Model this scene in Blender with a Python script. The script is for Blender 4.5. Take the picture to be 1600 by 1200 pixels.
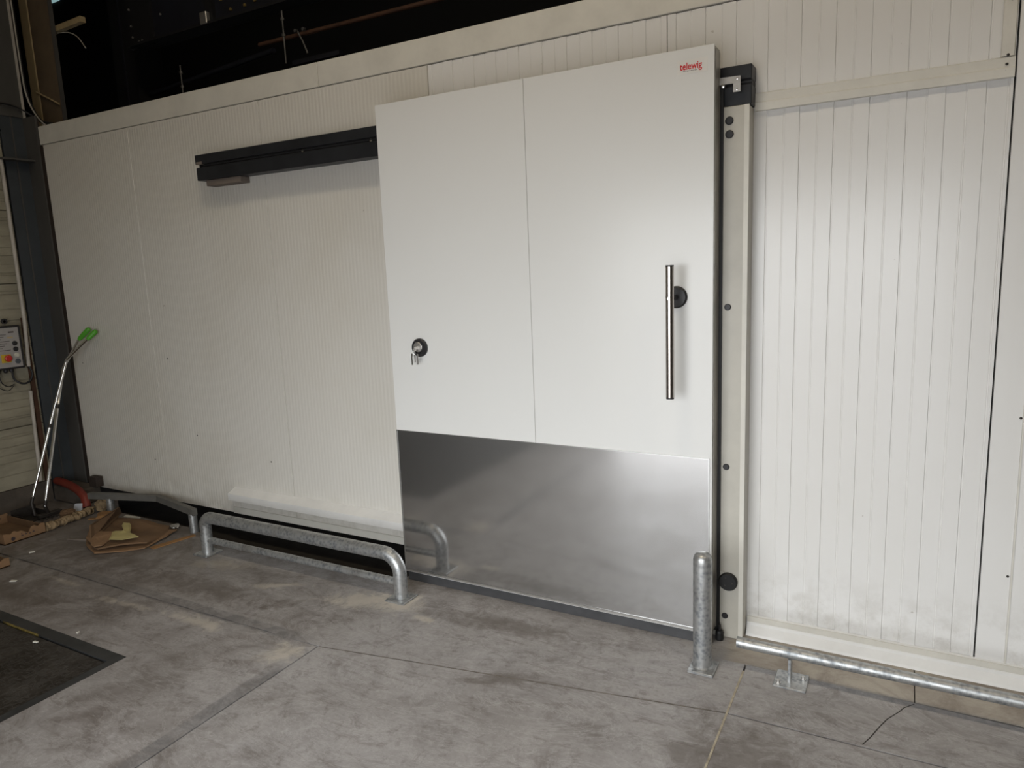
import bpy, bmesh, math, random
from mathutils import Vector, Matrix
random.seed(7)
PI = math.pi
for o in list(bpy.data.objects): bpy.data.objects.remove(o)
scene = bpy.context.scene
COL = scene.collection

# ------------------------------------------------------------------ camera
cd = bpy.data.cameras.new('camera'); cam = bpy.data.objects.new('camera', cd); COL.objects.link(cam)
cd.sensor_fit = 'HORIZONTAL'; cd.sensor_width = 36.0; cd.lens = 1114.1 / 1600 * 36.0; cd.clip_start = 0.05; cd.clip_end = 200
rt = Vector((0.87596, 0.48073, -0.04003)); up = Vector((-0.04406, 0.16236, 0.98575)); fw = Vector((-0.48038, 0.86171, -0.1634))
m = Matrix((rt, up, -fw)).transposed().to_4x4(); m.translation = Vector((2.3585, -2.9471, 1.6889))
cam.matrix_world = m
scene.camera = cam

# ------------------------------------------------------------------ daylight, exposure
world = bpy.data.worlds.new('sky'); scene.world = world; world.use_nodes = True
bg = world.node_tree.nodes['Background']; bg.inputs[0].default_value = (0.94, 0.975, 1.0, 1); bg.inputs[1].default_value = 7.4
vs = scene.view_settings
vs.view_transform = 'Standard'; vs.look = 'None'; vs.gamma = 1.0; vs.use_curve_mapping = False; vs.exposure = 0.0
OPX0, OPX1, OPZ, OPY = -0.1, 2.75, 2.15, -3.4      # the open loading door behind the camera
pl = bpy.data.lights.new('loading_door_daylight', 'AREA'); pl.shape = 'RECTANGLE'; pl.size = OPX1 - OPX0; pl.size_y = OPZ
pl.cycles.is_portal = True
po = bpy.data.objects.new('loading_door_daylight', pl); COL.objects.link(po)
po.location = ((OPX0 + OPX1) / 2, OPY, OPZ / 2); po.rotation_euler = (PI / 2, 0, 0)   # faces into the hall (+Y)
LAMPS = [(0.9, -1.9, 5.6, 40), (4.2, -1.9, 5.6, 21), (-1.6, -2.3, 5.6, 3)]  # last one is an unseen fill, added to brighten the far left
LAMP_COL = (1.0, 0.87, 0.66)

# ------------------------------------------------------------------ mesh helpers
class MB:
    def __init__(s): s.v = []; s.f = []; s.sm = []
    def add(s, vs, fs, smooth=False):
        n = len(s.v); s.v += [tuple(v) for v in vs]; s.f += [tuple(i + n for i in f) for f in fs]; s.sm += [smooth] * len(fs); return s
    def box(s, x0, x1, y0, y1, z0, z1):
        v = [(x, y, z) for z in (z0, z1) for y in (y0, y1) for x in (x0, x1)]
        return s.add(v, [(0, 2, 3, 1), (4, 5, 7, 6), (0, 1, 5, 4), (2, 6, 7, 3), (0, 4, 6, 2), (1, 3, 7, 5)])
    def bbox(s, x0, x1, y0, y1, z0, z1, b=0.003):           # box with chamfered edges
        bm = bmesh.new(); r = bmesh.ops.create_cube(bm, size=1)
        for v in bm.verts: v.co = Vector(((x0 + x1) / 2 + v.co.x * (x1 - x0), (y0 + y1) / 2 + v.co.y * (y1 - y0), (z0 + z1) / 2 + v.co.z * (z1 - z0)))
        bmesh.ops.bevel(bm, geom=list(bm.edges), offset=b, segments=1, affect='EDGES')
        bm.verts.index_update(); s.add([v.co[:] for v in bm.verts], [[v.index for v in f.verts] for f in bm.faces]); bm.free(); return s
    def prism(s, pts, z0, z1):                               # polygon in plan (counter-clockwise), extruded up
        n = len(pts); v = [(x, y, z0) for x, y in pts] + [(x, y, z1) for x, y in pts]
        f = [tuple(range(n - 1, -1, -1)), tuple(range(n, 2 * n))] + [(i, (i + 1) % n, n + (i + 1) % n, n + i) for i in range(n)]
        return s.add(v, f)
    def sweep(s, prof, axis, a0, a1):                        # closed 2-D profile pushed along an axis
        n = len(prof); v = []
        for a in (a0, a1):
            for p, q in prof: v.append({'x': (a, p, q), 'y': (p, a, q), 'z': (p, q, a)}[axis])
        f = [tuple(range(n)), tuple(range(2 * n - 1, n - 1, -1))] + [(i, n + i, n + (i + 1) % n, (i + 1) % n) for i in range(n)]
        return s.add(v, f)
    def tube(s, path, r, n=16, caps=True, rads=None, seg=None):
        P = [Vector(p) for p in path]; rings = []; up0 = None
        for i, p in enumerate(P):
            t = (P[min(i + 1, len(P) - 1)] - P[max(i - 1, 0)]).normalized()
            if up0 is None: up0 = t.orthogonal().normalized()
            up0 = (up0 - t * up0.dot(t)).normalized(); w = t.cross(up0); rr = rads[i] if rads else r
            rings.append([p + rr * (math.cos(2 * PI * k / n) * up0 + math.sin(2 * PI * k / n) * w) for k in range(n)])
        v = [c for R in rings for c in R]
        f = [(i * n + k, i * n + (k + 1) % n, (i + 1) * n + (k + 1) % n, (i + 1) * n + k) for i in range(len(P) - 1) for k in range(n)]
        s.add(v, f, True)
        if caps: s.add(rings[0], [tuple(range(n - 1, -1, -1))]); s.add(rings[-1], [tuple(range(n))])
        return s
    def lathe(s, prof, c, axis='z', n=28):                   # prof: (radius, height) pairs
        v = []; C = Vector(c)
        for r, h in prof:
            for k in range(n):
                a, b = r * math.cos(2 * PI * k / n), r * math.sin(2 * PI * k / n)
                v.append(C + Vector({'z': (a, b, h), 'y': (a, h, b), 'x': (h, a, b)}[axis]))
        f = [(i * n + k, i * n + (k + 1) % n, (i + 1) * n + (k + 1) % n, (i + 1) * n + k) for i in range(len(prof) - 1) for k in range(n)]
        s.add(v, f, False)
        for i, (r, h) in ((0, prof[0]), (len(prof) - 1, prof[-1])):
            if r > 1e-5: s.add(v[i * n:(i + 1) * n], [tuple(range(n))])
        return s

def world_loc(o):
    l = Vector((0, 0, 0))
    while o: l += o.location; o = o.parent
    return l
def obj(name, mb, mat, parent=None, smooth_angle=None):
    me = bpy.data.meshes.new(name); off = world_loc(parent) if parent else Vector((0, 0, 0))
    me.from_pydata([tuple(Vector(v) - off) for v in mb.v], [], mb.f)
    me.polygons.foreach_set('use_smooth', mb.sm)
    bm = bmesh.new(); bm.from_mesh(me); bmesh.ops.recalc_face_normals(bm, faces=bm.faces); bm.to_mesh(me); bm.free()
    me.materials.append(mat); me.update()
    o = bpy.data.objects.new(name, me); COL.objects.link(o); o.parent = parent
    if smooth_angle: 
        for p in me.polygons: p.use_smooth = True
        me.set_sharp_from_angle(angle=math.radians(smooth_angle))
    return o
def tag(o, label, cat, group=None):
    o['label'] = label; o['category'] = cat
    if group: o['group'] = group
    return o
def thing(name, label, cat, loc=(0, 0, 0), group=None):
    o = bpy.data.objects.new(name, None); o.empty_display_size = 0.1; COL.objects.link(o); o.location = loc
    o['kind'] = 'thing'; return tag(o, label, cat, group)
def struct(o): o['kind'] = 'structure'; return o
def copy_part(src, d, parent):
    c = src.copy(); COL.objects.link(c); c.parent = parent; c.location = Vector(src.location) + Vector(d); return c
def arc(c, r, a0, a1, n, plane='xz', const=0):
    out = []
    for i in range(n + 1):
        a = math.radians(a0 + (a1 - a0) * i / n); p, q = c[0] + r * math.cos(a), c[1] + r * math.sin(a)
        out.append((p, const, q) if plane == 'xz' else (p, q, const))
    return out

# ------------------------------------------------------------------ materials
def mat(name, col, rough=0.5, metal=0.0, spec=0.5, coat=0.0, coat_rough=0.2, var=0.0, vscale=3.0, col2=None, bump=0.0, bscale=60.0, emis=None, rough_var=0.0, stretch=(1, 1, 1)):
    M = bpy.data.materials.new(name); M.use_nodes = True; nt = M.node_tree; B = nt.nodes['Principled BSDF']
    B.inputs['Base Color'].default_value = (*col, 1); B.inputs['Roughness'].default_value = rough; B.inputs['Metallic'].default_value = metal
    B.inputs['Specular IOR Level'].default_value = spec; B.inputs['Coat Weight'].default_value = coat; B.inputs['Coat Roughness'].default_value = coat_rough
    if emis: B.inputs['Emission Color'].default_value = (*emis[0], 1); B.inputs['Emission Strength'].default_value = emis[1]
    if var or bump or rough_var:
        tc = nt.nodes.new('ShaderNodeTexCoord'); mp = nt.nodes.new('ShaderNodeMapping'); mp.inputs['Scale'].default_value = stretch
        nt.links.new(tc.outputs['Object'], mp.inputs[0])
    if var:
        n = nt.nodes.new('ShaderNodeTexNoise'); n.inputs['Scale'].default_value = vscale; n.inputs['Detail'].default_value = 6; n.inputs['Roughness'].default_value = 0.62
        nt.links.new(mp.outputs[0], n.inputs['Vector'])
        cr = nt.nodes.new('ShaderNodeValToRGB'); c2 = col2 or tuple(c * (1 - var) for c in col)
        cr.color_ramp.elements[0].position = 0.32; cr.color_ramp.elements[1].position = 0.62
        cr.color_ramp.elements[0].color = (*c2, 1); cr.color_ramp.elements[1].color = (*col, 1)
        nt.links.new(n.outputs['Fac'], cr.inputs[0]); nt.links.new(cr.outputs[0], B.inputs['Base Color'])
        if rough_var:
            mr = nt.nodes.new('ShaderNodeMapRange'); mr.inputs[3].default_value = rough + rough_var; mr.inputs[4].default_value = rough - rough_var
            nt.links.new(n.outputs['Fac'], mr.inputs[0]); nt.links.new(mr.outputs[0], B.inputs['Roughness'])
    if bump:
        n2 = nt.nodes.new('ShaderNodeTexNoise'); n2.inputs['Scale'].default_value = bscale; n2.inputs['Detail'].default_value = 4
        nt.links.new(mp.outputs[0], n2.inputs['Vector'])
        b = nt.nodes.new('ShaderNodeBump'); b.inputs['Strength'].default_value = bump; b.inputs['Distance'].default_value = 0.01
        nt.links.new(n2.outputs['Fac'], b.inputs['Height']); nt.links.new(b.outputs[0], B.inputs['Normal'])
    return M

class NT:                                                    # tiny node-graph writer
    def __init__(s, name):
        s.M = bpy.data.materials.new(name); s.M.use_nodes = True; s.t = s.M.node_tree; s.B = s.t.nodes['Principled BSDF']
        s.tc = s.t.nodes.new('ShaderNodeTexCoord'); s.co = s.tc.outputs['Object']
        sx = s.t.nodes.new('ShaderNodeSeparateXYZ'); s.t.links.new(s.co, sx.inputs[0]); s.x, s.y, s.z = sx.outputs
    def _in(s, sock, v):
        if isinstance(v, (int, float)): sock.default_value = v
        elif isinstance(v, tuple): sock.default_value = (*v, 1) if len(v) == 3 and sock.type == 'RGBA' else v
        else: s.t.links.new(v, sock)
    def math(s, op, a, b=0.0, clamp=False):
        n = s.t.nodes.new('ShaderNodeMath'); n.operation = op; n.use_clamp = clamp; s._in(n.inputs[0], a); s._in(n.inputs[1], b); return n.outputs[0]
    def noise(s, scale, detail=5, rough=0.6, stretch=None, dist=0.0, off=(0, 0, 0), rot=0):
        n = s.t.nodes.new('ShaderNodeTexNoise'); n.inputs['Scale'].default_value = scale; n.inputs['Detail'].default_value = detail
        n.inputs['Roughness'].default_value = rough; n.inputs['Distortion'].default_value = dist
        mp = s.t.nodes.new('ShaderNodeMapping'); mp.inputs['Location'].default_value = off; mp.inputs['Rotation'].default_value = (0, 0, rot)
        if stretch: mp.inputs['Scale'].default_value = stretch
        s.t.links.new(s.co, mp.inputs[0]); s.t.links.new(mp.outputs[0], n.inputs['Vector']); return n.outputs['Fac']
    def ramp(s, f, a, b, lo=0.0, hi=1.0):                    # smooth step a..b -> lo..hi
        n = s.t.nodes.new('ShaderNodeMapRange'); n.interpolation_type = 'SMOOTHSTEP'; s._in(n.inputs[0], f)
        n.inputs[1].default_value = a; n.inputs[2].default_value = b; n.inputs[3].default_value = lo; n.inputs[4].default_value = hi; return n.outputs[0]
    def mix(s, f, a, b, mode='MIX'):
        n = s.t.nodes.new('ShaderNodeMix'); n.data_type = 'RGBA'; n.blend_type = mode
        s._in(n.inputs[0], f); s._in(n.inputs[6], a); s._in(n.inputs[7], b); return n.outputs[2]
    def spot(s, cx, cy, rx, ry, warp, ang=0.0, w=0.6):       # stain of irregular outline at a place on the floor
        dx = s.math('SUBTRACT', s.x, cx); dy = s.math('SUBTRACT', s.y, cy); ca, sa = math.cos(ang), math.sin(ang)
        u = s.math('DIVIDE', s.math('ADD', s.math('MULTIPLY', dx, ca), s.math('MULTIPLY', dy, sa)), rx)
        v = s.math('DIVIDE', s.math('SUBTRACT', s.math('MULTIPLY', dy, ca), s.math('MULTIPLY', dx, sa)), ry)
        d = s.math('SQRT', s.math('ADD', s.math('MULTIPLY', u, u), s.math('MULTIPLY', v, v)))
        d = s.math('ADD', d, s.math('MULTIPLY', s.math('SUBTRACT', warp, 0.5), 2.6)); return s.ramp(d, 1.0, 1.0 - w)
    def out(s, col=None, rough=None, height=None, bstr=0.3, bdist=0.01, **kw):
        if col is not None: s._in(s.B.inputs['Base Color'], col)
        if rough is not None: s._in(s.B.inputs['Roughness'], rough)
        for k, v in kw.items(): s._in(s.B.inputs[k.replace('_', ' ')], v)
        if height is not None:
            b = s.t.nodes.new('ShaderNodeBump'); b.inputs['Strength'].default_value = bstr; b.inputs['Distance'].default_value = bdist
            s.t.links.new(height, b.inputs['Height']); s.t.links.new(b.outputs[0], s.B.inputs['Normal'])
        return s.M

def panel_mat(name, col, micro, rough=0.42, dirty=0.3, streak=0.07, spots=0.5):
    g = NT(name); n1 = g.noise(1.1, 5); n2 = g.noise(9, 6, 0.7); st = g.noise(1.0, 4, 0.6, stretch=(45, 45, 0.5))
    f = g.math('MULTIPLY', g.ramp(n1, 0.35, 0.75), dirty)
    c = g.mix(f, col, (col[0] * 0.83, col[1] * 0.80, col[2] * 0.74))
    c = g.mix(g.math('MULTIPLY', g.ramp(st, 0.40, 0.85), streak), c, (col[0] * 0.75, col[1] * 0.72, col[2] * 0.66))
    low = g.math('MULTIPLY', g.ramp(g.z, 0.42, 0.09), g.ramp(n2, 0.42, 0.66)); c = g.mix(g.math('MULTIPLY', low, 0.28), c, (0.30, 0.26, 0.2))   # splashed dirt near the ground
    sp = g.ramp(g.noise(24, 2, 0.5), 0.775, 0.80); c = g.mix(g.math('MULTIPLY', sp, spots), c, (0.25, 0.2, 0.15))
    if micro:
        w = g.math('SINE', g.math('MULTIPLY', g.x, 2 * PI / 0.026)); h = g.math('ADD', w, g.math('MULTIPLY', g.noise(60, 3), 0.8))
        return g.out(c, rough, h, 0.13, 0.004, Specular_IOR_Level=0.5)
    return g.out(c, rough, g.noise(1.6, 2), 0.03, 0.02, Specular_IOR_Level=0.5)
M_panel = panel_mat('panel_white_lined', (0.70, 0.675, 0.625), True, 0.36, 0.4)
M_ribbed = panel_mat('panel_white_ribbed', (0.765, 0.755, 0.738), False, 0.25, 0.2, 0.04, 0.4)
M_door = panel_mat('door_white_lacquer', (0.78, 0.78, 0.765), False, 0.27, 0.05, 0.0, 0.0)
M_trim = mat('trim_cream', (0.71, 0.685, 0.62), 0.42, var=0.12, vscale=5)
M_trimw = mat('trim_white', (0.80, 0.79, 0.77), 0.38, var=0.10, vscale=6)
M_jamb = mat('jamb_cream', (0.53, 0.505, 0.445), 0.42, var=0.14, vscale=4)
M_edge = mat('door_edge_aluminium', (0.42, 0.40, 0.36), 0.38, 0.5, var=0.35, vscale=9, stretch=(1, 1, 0.35))
M_black = mat('black_rubber', (0.012, 0.012, 0.013), 0.55, var=0.3, vscale=20)
M_sweep = mat('dark_rubber_sweep', (0.055, 0.055, 0.058), 0.5, var=0.35, vscale=8)
M_plug = mat('black_plastic', (0.016, 0.015, 0.017), 0.45)
M_track = mat('anthracite_aluminium', (0.030, 0.032, 0.037), 0.45, 0.3, var=0.3, vscale=6)
M_slot = mat('track_slot', (0.006, 0.006, 0.007), 0.6)
M_zinc = mat('zinc', (0.62, 0.60, 0.57), 0.38, 0.9, var=0.2, vscale=30)
M_zinc_shade = mat('zinc_in_shade', (0.16, 0.155, 0.15), 0.5, 0.7, var=0.3, vscale=30)  # zinc with a darkened colour, for fittings in the unlit space overhead
M_bright = mat('bright_screw', (0.85, 0.85, 0.83), 0.2, 1.0)
M_wood = mat('raw_wood', (0.19, 0.155, 0.13), 0.75, var=0.25, vscale=20, stretch=(0.2, 1, 1))
M_inox = mat('brushed_inox', (0.50, 0.46, 0.43), 0.24, 1.0, var=0.12, vscale=300, stretch=(1, 1, 0.02))
M_red = mat('logo_red', (0.62, 0.012, 0.018), 0.5)
M_ink = mat('dark_print', (0.05, 0.035, 0.035), 0.6)
M_sticker = mat('sticker_film', (0.76, 0.745, 0.715), 0.28)
M_void = mat('dark_void', (0.010, 0.010, 0.011), 0.9)  # near-black colour keeps the space behind the wall dark; shade held in colour
M_roof = mat('dark_roof', (0.035, 0.035, 0.04), 0.9)
M_hall = mat('hall_wall', (0.34, 0.33, 0.31), 0.8, var=0.2, vscale=1)
M_navy = mat('navy_steel_shaded', (0.008, 0.009, 0.016), 0.55, var=0.4, vscale=6)  # colour taken almost to black to carry the shade above the wall top
M_navy2 = mat('steel_in_shade', (0.006, 0.006, 0.007), 0.6)  # as above: the steel's shade is put into its colour
M_gold = mat('brass_bolt', (0.38, 0.27, 0.09), 0.4, 0.7)
M_rust = mat('rust_pipe', (0.075, 0.032, 0.016), 0.7, var=0.4, vscale=12)
M_brown = mat('brown_primer', (0.16, 0.115, 0.072), 0.7, var=0.25, vscale=5)
M_tan = mat('tan_wood', (0.46, 0.35, 0.19), 0.7, var=0.25, vscale=8, stretch=(1, 1, 0.2))
M_col = mat('grey_blue_paint', (0.048, 0.055, 0.062), 0.55, var=0.25, vscale=4)
M_col2 = mat('grey_paint_worn', (0.080, 0.076, 0.070), 0.6, var=0.25, vscale=3, stretch=(1, 1, 0.4))
M_siding = mat('siding_cream', (0.33, 0.30, 0.225), 0.6, var=0.3, vscale=3, stretch=(1, 1, 3))
M_gap = mat('brown_gap', (0.035, 0.024, 0.018), 0.8, var=0.4, vscale=7)
M_plinth = mat('dirty_concrete', (0.10, 0.082, 0.066), 0.9, var=0.4, vscale=5, bump=0.3, bscale=40)
M_card = mat('cardboard', (0.235, 0.135, 0.068), 0.85, var=0.3, vscale=5)
M_card2 = mat('cardboard_brown', (0.155, 0.088, 0.043), 0.85, var=0.35, vscale=5)
M_card3 = mat('cardboard_orange', (0.29, 0.15, 0.055), 0.8, var=0.3, vscale=6)
M_straw = mat('straw_paper', (0.30, 0.21, 0.115), 0.85, var=0.45, vscale=22, bump=0.8, bscale=45)
M_yellow = mat('pale_yellow_paper', (0.42, 0.355, 0.15), 0.7, var=0.2, vscale=10)
M_green = mat('green_grip', (0.085, 0.36, 0.025), 0.4, var=0.2, vscale=15)
M_chrome = mat('chromed_tube', (0.82, 0.81, 0.79), 0.14, 1.0)
M_darkmetal = mat('dark_dull_metal', (0.05, 0.043, 0.038), 0.5, 0.5, var=0.4, vscale=20)
M_hose = mat('red_hose', (0.17, 0.022, 0.012), 0.5, var=0.35, vscale=9)
M_tagw = mat('white_card', (0.66, 0.68, 0.74), 0.6)
M_bent = mat('grey_painted_bar', (0.135, 0.13, 0.118), 0.55, var=0.3, vscale=8)
M_cable = mat('black_cable', (0.012, 0.012, 0.014), 0.4)
M_cablew = mat('white_cable', (0.42, 0.39, 0.34), 0.5)
M_conduit = mat('grey_conduit', (0.50, 0.46, 0.41), 0.5, var=0.25, vscale=10)
M_face = mat('panel_face_grey', (0.36, 0.34, 0.33), 0.45, var=0.1, vscale=9)
M_ered = mat('emergency_red', (0.50, 0.02, 0.015), 0.35)
M_eyel = mat('emergency_yellow', (0.60, 0.42, 0.04), 0.45)
M_btnw = mat('button_white', (0.60, 0.58, 0.50), 0.4)
M_btng = mat('button_grey', (0.07, 0.085, 0.10), 0.4)
M_chip = mat('pale_chip', (0.62, 0.60, 0.53), 0.7)
M_diff = mat('lamp_diffuser', (0.9, 0.9, 0.85), 0.4, emis=(LAMP_COL, 6))
M_lampb = mat('lamp_housing', (0.3, 0.3, 0.3), 0.4, 0.6)
M_sky = mat('roof_light_glazing', (0.3, 0.45, 0.48), 0.4, emis=((0.42, 0.66, 0.68), 0.5))

def galv():
    g = NT('galvanised_steel'); n = g.noise(16, 6, 0.7, stretch=(1, 1, 0.6)); n2 = g.noise(7, 4); v = g.t.nodes.new('ShaderNodeTexVoronoi'); v.inputs['Scale'].default_value = 60
    g.t.links.new(g.co, v.inputs['Vector'])
    f = g.math('ADD', g.math('MULTIPLY', n, 0.9), g.math('MULTIPLY', v.outputs['Distance'], 0.34))
    c = g.mix(g.ramp(f, 0.35, 0.75), (0.20, 0.213, 0.226), (0.46, 0.465, 0.462)); c = g.mix(g.math('MULTIPLY', g.ramp(n2, 0.5, 0.75), 0.45), c, (0.24, 0.21, 0.18))
    return g.out(c, g.ramp(n, 0.3, 0.7, 0.52, 0.34), n, 0.25, 0.004, Metallic=0.75)
M_galv = galv()
def kick():
    g = NT('stainless_kick_plate'); n = g.noise(2.2, 5, 0.6, dist=0.6); s = g.noise(1.0, 4, 0.7, stretch=(0.8, 1, 220))
    r = g.ramp(n, 0.3, 0.75, 0.075, 0.125)
    g.out((0.565, 0.56, 0.555), r, s, 0.02, 0.002, Metallic=1.0)
    gl = g.t.nodes.new('ShaderNodeBsdfGlossy'); gl.inputs['Roughness'].default_value = 0.48; gl.inputs['Color'].default_value = (0.66, 0.655, 0.645, 1)
    mx = g.t.nodes.new('ShaderNodeMixShader'); mx.inputs[0].default_value = 0.22
    g.t.links.new(g.B.outputs[0], mx.inputs[1]); g.t.links.new(gl.outputs[0], mx.inputs[2]); g.t.links.new(mx.outputs[0], g.t.nodes['Material Output'].inputs[0])
    return g.M
M_kick = kick()
def concrete():
    g = NT('worn_concrete'); big = g.noise(0.9, 5, 0.6, dist=0.5); mid = g.noise(3.4, 7, 0.68, dist=1.2); fine = g.noise(60, 4, 0.65); grit = g.noise(15, 8, 0.72, dist=0.8)
    wave = g.noise(2.0, 6, 0.7, stretch=(1.0, 4.5, 1), dist=2.2, rot=0.55); scr = g.noise(3.0, 5, 0.75, stretch=(1, 16, 1), dist=1.4, rot=-0.7)
    c = g.mix(g.ramp(big, 0.3, 0.7), (0.227, 0.206, 0.195), (0.338, 0.322, 0.321))
    c = g.mix(g.ramp(mid, 0.40, 0.68, 0.0, 0.62), c, (0.393, 0.373, 0.365))
    c = g.mix(g.ramp(mid, 0.48, 0.32, 0.0, 0.8), c, (0.152, 0.132, 0.121))
    c = g.mix(g.ramp(wave, 0.52, 0.66, 0.0, 0.5), c, (0.165, 0.142, 0.129))
    c = g.mix(g.ramp(scr, 0.60, 0.72, 0.0, 0.5), c, (0.455, 0.432, 0.416))
    c = g.mix(g.ramp(fine, 0.35, 0.7, 0.0, 0.25), c, (0.180, 0.164, 0.154))
    c = g.mix(g.ramp(grit, 0.48, 0.34, 0.0, 0.55), c, (0.153, 0.134, 0.124)); c = g.mix(g.ramp(grit, 0.55, 0.72, 0.0, 0.45), c, (0.439, 0.422, 0.416))
    swirl = g.noise(1.3, 7, 0.75, stretch=(1, 2.2, 1), dist=4.5, off=(3, 1, 0)); c = g.mix(g.ramp(g.math('ABSOLUTE', g.math('SUBTRACT', swirl, 0.5)), 0.028, 0.0, 0.0, 0.32), c, (0.469, 0.453, 0.443))
    warp = g.noise(7, 6, 0.7, dist=1.5)
    pale = [(-1.18, -0.29, 0.30, 0.10, 0.2), (-0.62, -0.36, 0.22, 0.045, 0.5), (-0.05, -0.30, 0.32, 0.11, 0.4), (0.16, -0.24, 0.17, 0.13, 0.2), (-0.70, -0.83, 0.26, 0.06, -0.05),
            (-1.25, -0.86, 0.30, 0.035, 0.05), (-1.85, -0.83, 0.30, 0.03, 0.0), (-0.06, -0.86, 0.11, 0.13, 0.0), (0.35, -0.33, 0.10, 0.04, 0.0)]
    for p in pale: c = g.mix(g.math('MULTIPLY', g.spot(p[0], p[1], p[2], p[3], warp, p[4], 0.85), 0.6), c, (0.593, 0.536, 0.459))
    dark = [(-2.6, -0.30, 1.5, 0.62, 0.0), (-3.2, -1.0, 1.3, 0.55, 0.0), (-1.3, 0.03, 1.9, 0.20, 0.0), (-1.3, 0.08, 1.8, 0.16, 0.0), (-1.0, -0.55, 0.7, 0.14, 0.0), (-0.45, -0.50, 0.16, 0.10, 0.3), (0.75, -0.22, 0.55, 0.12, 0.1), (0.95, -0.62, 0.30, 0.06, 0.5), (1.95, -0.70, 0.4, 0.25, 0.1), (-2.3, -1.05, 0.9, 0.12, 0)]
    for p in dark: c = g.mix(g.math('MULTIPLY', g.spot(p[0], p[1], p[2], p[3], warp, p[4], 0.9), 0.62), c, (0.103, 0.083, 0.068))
    # grey jointing bands beside the saw cuts and dusty strip by the right-hand wall
    def band(u, a, b, e=0.006): return g.math('MULTIPLY', g.ramp(u, a - e, a + e), g.ramp(u, b + e, b - e))
    b1 = g.math('MULTIPLY', band(g.y, -0.765, -0.690), g.ramp(g.x, 0.05, -0.15)); b2 = g.math('MULTIPLY', band(g.x, -0.02, 0.052), g.ramp(g.y, -0.90, -1.0))
    b3 = g.math('MULTIPLY', band(g.y, -0.125, -0.09), g.ramp(g.x, 1.9, 2.05))
    bb = g.math('MAXIMUM', g.math('MAXIMUM', b1, b2), b3); c = g.mix(g.math('MULTIPLY', bb, g.ramp(warp, 0.3, 0.66, 0.85, 0.15)), c, (0.135, 0.131, 0.134))
    b4 = g.math('MULTIPLY', g.ramp(g.y, -0.092, -0.085), g.ramp(g.x, 1.70, 1.78)); c = g.mix(g.math('MULTIPLY', b4, 0.7), c, g.mix(g.ramp(mid, 0.35, 0.65), (0.235, 0.187, 0.138), (0.441, 0.389, 0.313)))
    dirt_falloff = g.math('MULTIPLY', g.ramp(g.math('ADD', g.x, g.math('MULTIPLY', g.math('SUBTRACT', big, 0.5), 3.0)), 0.6, -2.4), g.ramp(mid, 0.25, 0.7, 0.75, 0.35)); c = g.mix(dirt_falloff, c, (0.102, 0.085, 0.072))   # ground-in dirt towards the corner, deepened in place of daylight falloff
    r = g.ramp(mid, 0.3, 0.75, 0.42, 0.62)
    return g.out(c, r, g.math('ADD', g.math('MULTIPLY', fine, 0.5), mid), 0.16, 0.008, Specular_IOR_Level=0.45)
M_floor = concrete()
M_joint = mat('joint_filler', (0.045, 0.038, 0.032), 0.9, var=0.4, vscale=8)
M_jointp = mat('pale_joint_filler', (0.46, 0.40, 0.30), 0.9, var=0.45, vscale=25)
def chequer():
    g = NT('chequer_plate_steel'); n = g.noise(5, 5, 0.65); w1 = g.noise(70, 2, 0.5, stretch=(1.0, 0.35, 1), rot=0.78); w2 = g.noise(70, 2, 0.5, stretch=(0.35, 1.0, 1), rot=0.78)
    h = g.math('MAXIMUM', g.ramp(w1, 0.52, 0.62), g.ramp(w2, 0.52, 0.62))
    c = g.mix(g.ramp(n, 0.35, 0.7), (0.030, 0.024, 0.019), (0.075, 0.066, 0.058)); c = g.mix(g.math('MULTIPLY', h, 0.3), c, (0.12, 0.115, 0.11))
    return g.out(c, 0.45, h, 0.5, 0.003, Metallic=0.5)
M_chequer = chequer()
M_frame = mat('plate_frame_steel', (0.060, 0.060, 0.060), 0.5, 0.4, var=0.4, vscale=6)

# ------------------------------------------------------------------ hall shell
HX0, HX1, HZ = -3.5, 9.0, 6.5
floor = struct(obj('floor', MB().box(-12, 12, -24, 6.2, -0.2, -0.12), M_joint))
def yk(x): return -0.765 + max(0.0, x - 0.06) * 0.174 * (1 if x < 1.84 else 1)      # front saw cut, skewed before the door
G = 0.004
slabs = [
    [*[(-3.5 + 3.3 * i / 40, -0.768 + 0.0145 * (i / 40) + 0.008 + 0.006 * math.sin(i * 2.7) * math.sin(i * 0.9)) for i in range(41)], (0.06, -0.745 + G), (1.833 - G, -0.452 + G), (1.833 - G, 1.0), (-0.02, 1.0), (-0.02, -0.025), (-1.6, -0.02), (-1.9, 0.06), (-3.0, 0.06), (-3.0, 0.24), (-3.5, 0.24)],
    [(1.833 + G, -0.452 + G), (4.6, -0.40 + G), (4.6, -0.092), (1.833 + G, -0.088)],
    [(1.833 - G, -0.088 + G), (2.452 - G, -0.095 + G), (2.452 - G, 1.0), (1.833 - G, 1.0)],
    [(2.452, -0.095 + G), (4.6, -0.110 + G), (4.6, 1.0), (2.452, 1.0)],
    [(-3.5, -1.19), (-0.69, -1.19), (-0.69, -6.0), (0.03 - G, -6.0), (0.055 - G, -0.745 - G), (-3.5, -0.765 - G)],
    [(0.055 + G, -0.745 - G), (0.03 + G, -6.0), (1.845 - G, -6.0), (1.833 - G, -0.452 - G)],
    [(1.833 + G, -0.452 - G), (1.845 + G, -6.0), (4.6, -6.0), (4.6, -0.40 - G)],
    [(4.606, -6.0), (9, -6.0), (9, 1.0), (4.606, 1.0)],
    [(-12, -24), (12, -24), (12, -6.01), (-12, -6.01)]]
for s in slabs: obj('slab', MB().prism(s, -0.119, 0.0), M_floor, floor)
obj('joint_filler', MB().prism([(1.829, -0.14), (1.831, -2.6), (1.837, -2.6), (1.837, -0.14)], -0.02, 0.0012), M_jointp, floor)
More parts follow.
